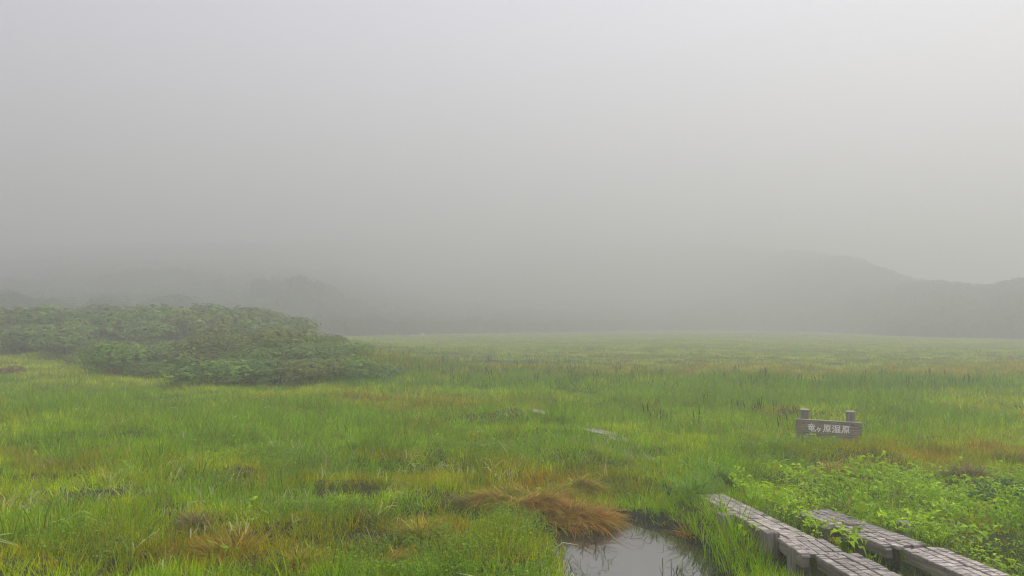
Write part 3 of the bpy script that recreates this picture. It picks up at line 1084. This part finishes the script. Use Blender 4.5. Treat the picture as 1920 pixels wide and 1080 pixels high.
def post(root, px, py_top, ztop, w_, d_=None, rz=0.0, zb=-0.45, label=None, cap=False, lean=0.0):
    g_ = G(px, py_top, ztop)
    d_ = d_ or w_
    vs, fs = [], []
    # a squared post with a cracked, uneven top and slightly hewn sides
    bm = bmesh.new()
    rings = [(-0.45 - ztop + 0 * zb, 1.03), ((-0.45 - ztop) * .5, 0.99), (-0.05, 1.0), (-0.008, .985), (0.0, .93)]
    prev = None
    for z_, k_ in rings:
        pts = []
        for qx, qy in ((-1, -1), (-.1, -1.04), (0.05, -.93), (.2, -1.02), (1, -1), (1.03, 0), (1, 1), (0, 1.03), (-1, 1), (-1.02, 0)):
            pts.append(bm.verts.new((qx * w_ * .5 * k_ + U(-.003, .003), qy * d_ * .5 * k_ + U(-.003, .003), z_ + (U(-.006, .006) if z_ > -.02 else 0))))
        if prev:
            for q in range(10):
                bm.faces.new((prev[q], prev[(q + 1) % 10], pts[(q + 1) % 10], pts[q]))
        prev = pts
    bm.faces.new(prev)
    me = bpy.data.meshes.new('post'); bm.to_mesh(me); bm.free(); me.materials.append(M_post)
    o = put('post', me, root, (g_.x, g_.y + d_ * .5, ztop), rz)
    o.rotation_euler[1] = lean
    if label: o['label'] = label
    return o


# left walkway: a lower far section and a near section
L_root = empty('boardwalk', (0, 0, 0))
tag(L_root, 'left boardwalk of ribbed grey planks running down to the bottom edge beside the pond', 'boardwalk')
walk_section(L_root, (2.755, 9.77), (3.0, 7.22), 0.125, 0.262, 0.40, 4, True)
walk_section(L_root, (2.972, 7.25), (2.99, 6.74), 0.285, 0.292, 0.47, 5, True, 0.03)
walk_section(L_root, (3.10, 6.72), (3.43, 4.30), 0.30, 0.30, 0.45, 5, True)
post(L_root, 1448, 999, .30, .145, .14, R(8))
post(L_root, 1503, 1031, .29, .165, .15, R(12))
post(L_root, 1364, 966, .21, .16, .15, R(5))
post(L_root, 1556, 991, .27, .15, .13, R(10), label='cracked grey post between the two boardwalks')
post(L_root, 1624, 1022, .21, .125, .13, R(14))

R_root = empty('boardwalk', (0, 0, 0))
tag(R_root, 'right boardwalk of ribbed grey planks emerging from the leafy plants at lower right', 'boardwalk')
walk_section(R_root, (3.63, 8.45), (3.90, 6.98), 0.25, 0.31, 0.46, 5, True)
walk_section(R_root, (4.03, 6.94), (4.48, 4.2), 0.29, 0.29, 0.42, 5, True)
post(R_root, 1669, 1016, .272, .18, .16, R(10), label='thick knotty post carrying the joint of the right boardwalk')
post(R_root, 1600, 983, .30, .13, .13, R(8))
post(R_root, 1702, 982, .31, .13, .13, R(12))
post(R_root, 1805, 1062, .26, .2, .15, R(12))

# overgrown stretch further back
far_root = empty('boardwalk', (0, 0, 0))
tag(far_root, 'overgrown far stretch of boardwalk glimpsed through the grass in the middle distance', 'boardwalk')
pts = [G(1215, 833, .17), G(1150, 803, .19), G(1105, 794, .2), G(1050, 778, .2), G(985, 764, .2)]
for a_, b_ in zip(pts[1:], pts[:-1]):
    walk_section(far_root, a_[:2], b_[:2], T(a_.x, a_.y) + .075, T(b_.x, b_.y) + .075, 0.34, 3, False)

# ------------------------------------------------------------------ place-name sign
sx0, sy0 = G(1553, 836, 0)[:2]
S = empty('place_sign', (sx0, sy0, 0), R(-14))
tag(S, 'weathered wooden sign with white Japanese lettering on two posts in the grass', 'sign')
W_, TOP = 1.25, 0.50
def sboard(z0, z1, name='sign_board', e=0.0):
    me = bevel_box(name, (-W_ / 2 + e * .3, -0.025 + e * .1, z0), (W_ / 2 - e, 0.025, z1), M_sign, 0.008, 0.004)
    return me
roll = R(1.6)
for z0, z1, e_ in ((TOP - .245, TOP, 0), (TOP - .385, TOP - .257, .06)):
    o_ = put('sign_board', sboard(z0, z1, 'sign_board', e_), S, (0, 0, 0)); o_.rotation_euler = (0, roll, 0)
o_ = put('top_edge', bevel_box('top_edge', (-W_ / 2 + .01, -0.03, TOP + .001), (W_ / 2 - .01, 0.02, TOP + .014), M_cap, 0.003, 0.002), S, (0, 0, 0)); o_.rotation_euler = (0, roll, 0)
for xo, zt in ((-0.42, 0.70), (0.45, 0.685)):
    pz = put('post', bevel_box('post', (-0.075, 0.03, -0.4), (0.075, 0.17, zt), M_post, 0.01, 0.004), S, (xo, 0, 0))
    put('post_cap', bevel_box('post_cap', (-0.082, 0.022, 0), (0.082, 0.178, 0.018), M_cap, 0.004, 0.003), pz, (0, 0, zt + .001))
for xo in (-0.46, 0.46):
    for zz in (TOP - .05, TOP - .30):
        bm = bmesh.new()
        bmesh.ops.create_cone(bm, cap_ends=True, segments=8, radius1=.016, radius2=.012, depth=.014, matrix=Matrix.Rotation(R(90), 4, 'X'))
        me = bpy.data.meshes.new('bolt'); bm.to_mesh(me); bm.free(); me.materials.append(M_bolt)
        put('bolt', me, S, (xo * math.cos(roll), -0.031, zz - xo * math.sin(roll)))
# the characters, as strokes on a 10 x 10 square (x right, y up)
GEN = [[(2.2, 9.6), (2.2, .0 + 6), (1.6, 3), (0.4, 0.4)], [(2.2, 9.4), (9.6, 9.4)], [(5.6, 9.2), (5.0, 8.0)], [(3.9, 7.6), (3.9, 4.0)], [(3.9, 7.6), (8.3, 7.6), (8.3, 4.0)],
       [(3.9, 5.8), (8.3, 5.8)], [(3.9, 4.1), (8.3, 4.1)], [(6.1, 4.0), (6.1, .5), (5.2, .9)], [(4.4, 3.0), (3.2, 1.0)], [(7.7, 3.0), (9.2, 1.0)]]
CH = {
    '竜': [[(5, 10), (5, 8.8)], [(1.4, 8.6), (8.6, 8.6)], [(3.2, 8.2), (3.7, 7.0)], [(6.8, 8.2), (6.3, 7.0)], [(.5, 6.7), (9.5, 6.7)],
          [(2.2, 5.7), (2.2, 2.4)], [(2.2, 5.7), (7.8, 5.7), (7.8, 2.4)], [(2.2, 4.1), (7.8, 4.1)], [(2.2, 2.5), (7.8, 2.5)],
          [(5, 5.7), (5, .6), (9.4, .5), (9.6, 2.0)]],
    'ケ': [[(3.0, 8.0), (2.4, 5.6), (.8, 4.0)], [(2.6, 6.0), (8.6, 6.2)], [(6.0, 6.0), (5.6, 3.2), (3.4, .8)]],
    '原': GEN,
    '湿': [[(.8, 9.2), (2.2, 8.2)], [(.2, 6.4), (1.6, 5.6)], [(.4, .6), (2.2, 3.6)], [(3.8, 9.4), (3.8, 5.2)], [(3.8, 9.4), (9.0, 9.4), (9.0, 5.2)],
          [(3.8, 7.3), (9.0, 7.3)], [(3.8, 5.3), (9.0, 5.3)], [(5.5, 5.2), (5.5, .9)], [(7.3, 5.2), (7.3, .9)], [(3.4, 3.9), (4.2, 2.2)], [(9.4, 3.9), (8.5, 2.2)],
          [(2.8, .7), (9.9, .7)]]}


def strokes(ch, size, th):
    vs, fs = [], []
    for ln in CH[ch]:
        for (x0, y0), (x1, y1) in zip(ln[:-1], ln[1:]):
            a_ = Vector((x0 * size / 10, 0, y0 * size / 10)); b_ = Vector((x1 * size / 10, 0, y1 * size / 10))
            d = (b_ - a_).normalized(); n_ = Vector((-d.z, 0, d.x))
            hor = abs(d.x) > .9
            t_ = th * (.38 if hor else .55)
            a_ -= d * t_ * .7; b_ += d * t_ * .7
            i = len(vs); k_ = U(0, .0012)
            for yy in (-0.0035 - k_, 0.0):
                for q in (a_ - n_ * t_, b_ - n_ * t_ * .85, b_ + n_ * t_ * .85, a_ + n_ * t_):
                    vs.append((q.x, yy, q.z))
            for f in BOXF: fs.append(tuple(i + q for q in f))
    me = bpy.data.meshes.new('lettering'); me.from_pydata(vs, [], fs); me.materials.append(M_letter)
    return me


xx = -0.395
for ch, sz in (('竜', .155), ('ケ', .105), ('原', .155), ('湿', .155), ('原', .155)):
    zc = TOP - .225 + (0.0)
    o_ = put('character', strokes(ch, sz, .021), S, (xx, -0.027, zc - math.sin(roll) * xx))
    o_.rotation_euler = (0, roll, 0)
    xx += sz + .018

# ------------------------------------------------------------------ far white marker and stakes
g_ = G(793, 632.5, 0.0)
mk = empty('marker_sign', (g_.x * .8, g_.y * .8, 0), R(-10))
tag(mk, 'tiny white marker sign far across the meadow', 'sign')
put('panel', bevel_box('panel', (-0.24, -0.02, 0.62), (0.24, 0.02, 1.08), M_white, .01, .004), mk, (0, 0, 0))
put('post', bevel_box('post', (-0.03, 0.021, -0.2), (0.03, 0.08, 1.15), M_post, .006, .002), mk, (0, 0, 0))
for px, py, hgt, az_, lb in ((817, 664, .62, .3, 'pale bleached stake leaning in the far meadow, left one of the pair'), (829, 670, .5, 2.6, 'pale bleached stake leaning in the far meadow, right one of the pair')):
    g_ = G(px, py, 0)
    vs, fs = [], []
    limb(vs, fs, (0, 0, -.2), (.08 * math.cos(az_), 0, hgt), .05, .04, 6)
    limb(vs, fs, (.08 * math.cos(az_), 0, hgt), (.32 * math.cos(az_), .1, hgt + .12), .04, .02, 6)
    o_ = mesh_obj('wooden_stake', vs, fs, M_straw)
    o_.location = (g_.x, g_.y, T(g_.x, g_.y))
    tag(o_, lb, 'stake')

# ------------------------------------------------------------------ tussocks and single plants
M_tuss = plant_mat('sedge_blades', 'OBJECT', .3, .6, .2)


def tussock(px, py, w_, h_, nb, col, label, comb=None, z=0.0, dark=True, cat='tussock', name='sedge_tussock', bw=.011):
    """fine blades arching out of a low dome, combed to one side"""
    g_ = at_ground(px, py)
    m = PM()
    rs = random
    for _ in range(int(nb * (.6 if bw == .011 else 1))):
        a_ = rs.uniform(0, 6.283); r_ = math.sqrt(rs.random())
        bx, by = r_ * math.cos(a_) * w_ * .42, r_ * math.sin(a_) * w_ * .42 * .7
        bz = h_ * .30 * (1 - r_ * r_) * (0.6 + 0.8 * float(noise(bx + g_.x, by + g_.y, .16, 9))) + .01
        aa = a_ + rs.uniform(-.9, .9)
        if comb is not None:
            aa = comb + rs.gauss(0, .75) + (.5 * math.sin(a_ - comb))
        c = vcol(.35, .22)
        u_ = rs.random() if bw == .011 else 1
        if u_ < .14: c = tuple(q * 1.7 for q in (1.0, 1.2, 1.6))
        elif u_ < .34: c = (.5, 1.5, .8)
        elif u_ < .46: c = (.45, .40, .5)
        m.blade((bx, by, bz), aa, h_ * rs.uniform(.5, 1.5), bw * rs.uniform(.6, 1.4), .15 + r_ * .5 + rs.uniform(0, .7) + (.35 if comb is not None else 0), rs.uniform(.3, 1.5), c, 5, rs.uniform(-.6, .6), tuple(q * 1.1 for q in c))
    me = m.mesh(name, M_tuss)
    o_ = bpy.data.objects.new(name, me); COL.objects.link(o_)
    o_.location = (g_.x, g_.y, T(g_.x, g_.y) - .02 + z)
    o_.color = (*col, 1)
    tag(o_, label, cat)
    return o_


RU, OC, BR = (.46, .23, .03), (.40, .28, .02), (.30, .20, .06)
tussock(1080, 985, 1.15, .34, 2600, RU, 'largest rust-red sedge tussock overhanging the pond', 0.1, z=.06)
tussock(1010, 955, .9, .30, 2200, RU, 'rust-orange sedge tussock just left of the pond\'s big one', 0.0, z=.05)
tussock(930, 950, .85, .26, 1600, (.42, .25, .03), 'flattened brown and orange tussock running left from the pond', 3.3, z=.06)
tussock(1085, 925, .8, .34, 1500, (.42, .27, .02), 'rusty tussock crest behind the big pond tussock', 0.3, z=.05)
tussock(1130, 972, .6, .26, 900, (.44, .24, .03), 'ragged rusty fringe at the right end of the big tussock', 0.0, z=.04)
tussock(1040, 935, 1.0, .26, 1500, (.42, .27, .03), 'matted golden sedge bridging the two big tussocks', .2, z=.05)
tussock(960, 935, .9, .22, 1100, (.40, .28, .03), 'tangled ochre sedge mat above the flattened brown one', 3.0, z=.06)
tussock(870, 945, .55, .2, 900, BR, 'dull brown thinning tussock at the left end of the rust band', 3.0)
tussock(790, 1005, .6, .24, 1200, (.40, .28, .02), 'ochre tussock over a dark gap in the lower middle', None)
tussock(735, 1068, .6, .25, 1300, RU, 'rusty tussock cut by the bottom edge left of the pond', .4)
tussock(440, 1040, .95, .24, 1300, (.42, .26, .02), 'orange-brown tussock in the lower left turf', None)
tussock(560, 1060, .8, .2, 900, (.42, .25, .02), 'brown tussock near the bottom edge between two greener patches', None)
tussock(370, 985, .4, .2, 600, BR, 'small dull brown tussock beside the pale bent blades', None)
tussock(1562, 898, .6, .22, 1100, (.42, .25, .04), 'rusty tussock in the leafy plants behind the right boardwalk', None, z=.1)
tussock(1812, 905, .75, .22, 1200, BR, 'dull brown tussock at right above the leafy carpet', None, z=.1)
tussock(1895, 862, .8, .2, 1000, (.38, .25, .03), 'brown tussock at the right edge of the picture', None)
tussock(1295, 1010, .3, .2, 350, (.46, .24, .03), 'little orange tuft on the right bank of the pond', None)
tussock(1345, 905, .5, .36, 260, (.20, .34, .01), 'bright sword-leaved clump at the far end of the left boardwalk', None, name='sword_leaf_clump', cat='plant', bw=.02)
tussock(1300, 930, .4, .3, 160, (.20, .38, .02), 'grass clump hanging over the left corner of the left boardwalk\'s far end', None, name='grass_tuft', cat='plant', bw=.014, z=.04)
tussock(1325, 922, .3, .26, 120, (.24, .40, .02), 'grass clump leaning over the middle of the left boardwalk\'s far end', None, name='grass_tuft', cat='plant', bw=.014, z=.04)
tussock(1070, 1018, .2, .22, 60, (.20, .34, .01), 'fresh green tuft standing in the pond', None, name='grass_tuft', cat='plant', bw=.012, z=.06)


def leafy_plant(px, py, w_, h_, nl, L, col, label, z=0):
    g_ = at_ground(px, py)
    m = PM()
    for _ in range(nl):
        a_, r_ = U(0, 6.283), math.sqrt(U(0, 1))
        pz = h_ * U(.3, 1) * (1 - .4 * r_)
        b_ = (math.cos(a_) * r_ * w_ * .5, math.sin(a_) * r_ * w_ * .5, pz)
        aa, e = a_ + U(-1, 1), U(-.2, .7)
        m.leaf(b_, (math.cos(aa) * math.cos(e), math.sin(aa) * math.cos(e), math.sin(e)), (U(-.2, .2), U(-.2, .2), 1), L * U(.7, 1.3), L * .5 * U(.7, 1.2), vcol(.25, .1), .15, U(.05, .4))
        if U(0, 1) < .5: m.blade((b_[0] * .4, b_[1] * .4, -.02), a_, pz * 1.02, .006, .1, .1, (.8, .8, .8), 2)
    o_ = bpy.data.objects.new('leafy_plant', m.mesh('leafy_plant', M_tuss)); COL.objects.link(o_)
    o_.location = (g_.x, g_.y, T(g_.x, g_.y) + z); o_.color = (*col, 1)
    tag(o_, label, 'plant')


leafy_plant(1890, 945, .7, .36, 150, .10, (.05, .13, .03), 'dark green broad-leaved plant at the right edge above the leafy carpet')
leafy_plant(1850, 960, .5, .3, 90, .09, (.06, .14, .03), 'dark broad-leaved plant just left of the one at the right edge')
leafy_plant(1915, 1000, .5, .28, 80, .09, (.06, .14, .03), 'green broad-leaved plant low at the right edge')
leafy_plant(1605, 1030, .35, .26, 60, .07, (.05, .12, .03), 'green plant growing in the gap between the boardwalks behind the short post')
leafy_plant(1645, 1070, .32, .2, 60, .07, (.05, .12, .03), 'green plant beside the thick knotty post')
leafy_plant(1720, 1105, .4, .25, 60, .08, (.07, .16, .03), 'green plant under the right boardwalk at the bottom edge')
leafy_plant(1800, 1095, .3, .42, 50, .07, (.07, .14, .03), 'sprig poking up through the near right boardwalk')
leafy_plant(1470, 985, .6, .3, 110, .06, (.11, .2, .02), 'bright leafy plant crowding the right side of the left boardwalk')
leafy_plant(1500, 985, .4, .22, 80, .06, (.11, .2, .02), 'bright leafy plant at the edge of the gap, left of the cracked post')
leafy_plant(1575, 968, .4, .22, 70, .06, (.12, .2, .02), 'yellow-green leafy plant left of the right boardwalk')

# ------------------------------------------------------------------ fog
mh, n, l, o = new_mat('fog')
pv = n.new('ShaderNodeVolumePrincipled')
pv.inputs['Color'].default_value = (0.917, 0.922, 0.855, 1)
pv.inputs['Density'].default_value = FOG
pv.inputs['Anisotropy'].default_value = 0.35
pv.inputs['Density Attribute'].default_value = ''
pv.inputs['Emission Strength'].default_value = 0
l.new(pv.outputs[0], o.inputs['Volume'])
vs, fs = [], []
box_into(vs, fs, (-640, -80, -5.0), (640, 860, 110.0))
hz_ = mesh_obj('haze', vs, fs, mh)
tag(hz_, 'pale fog lying over the whole moor', kind='stuff')
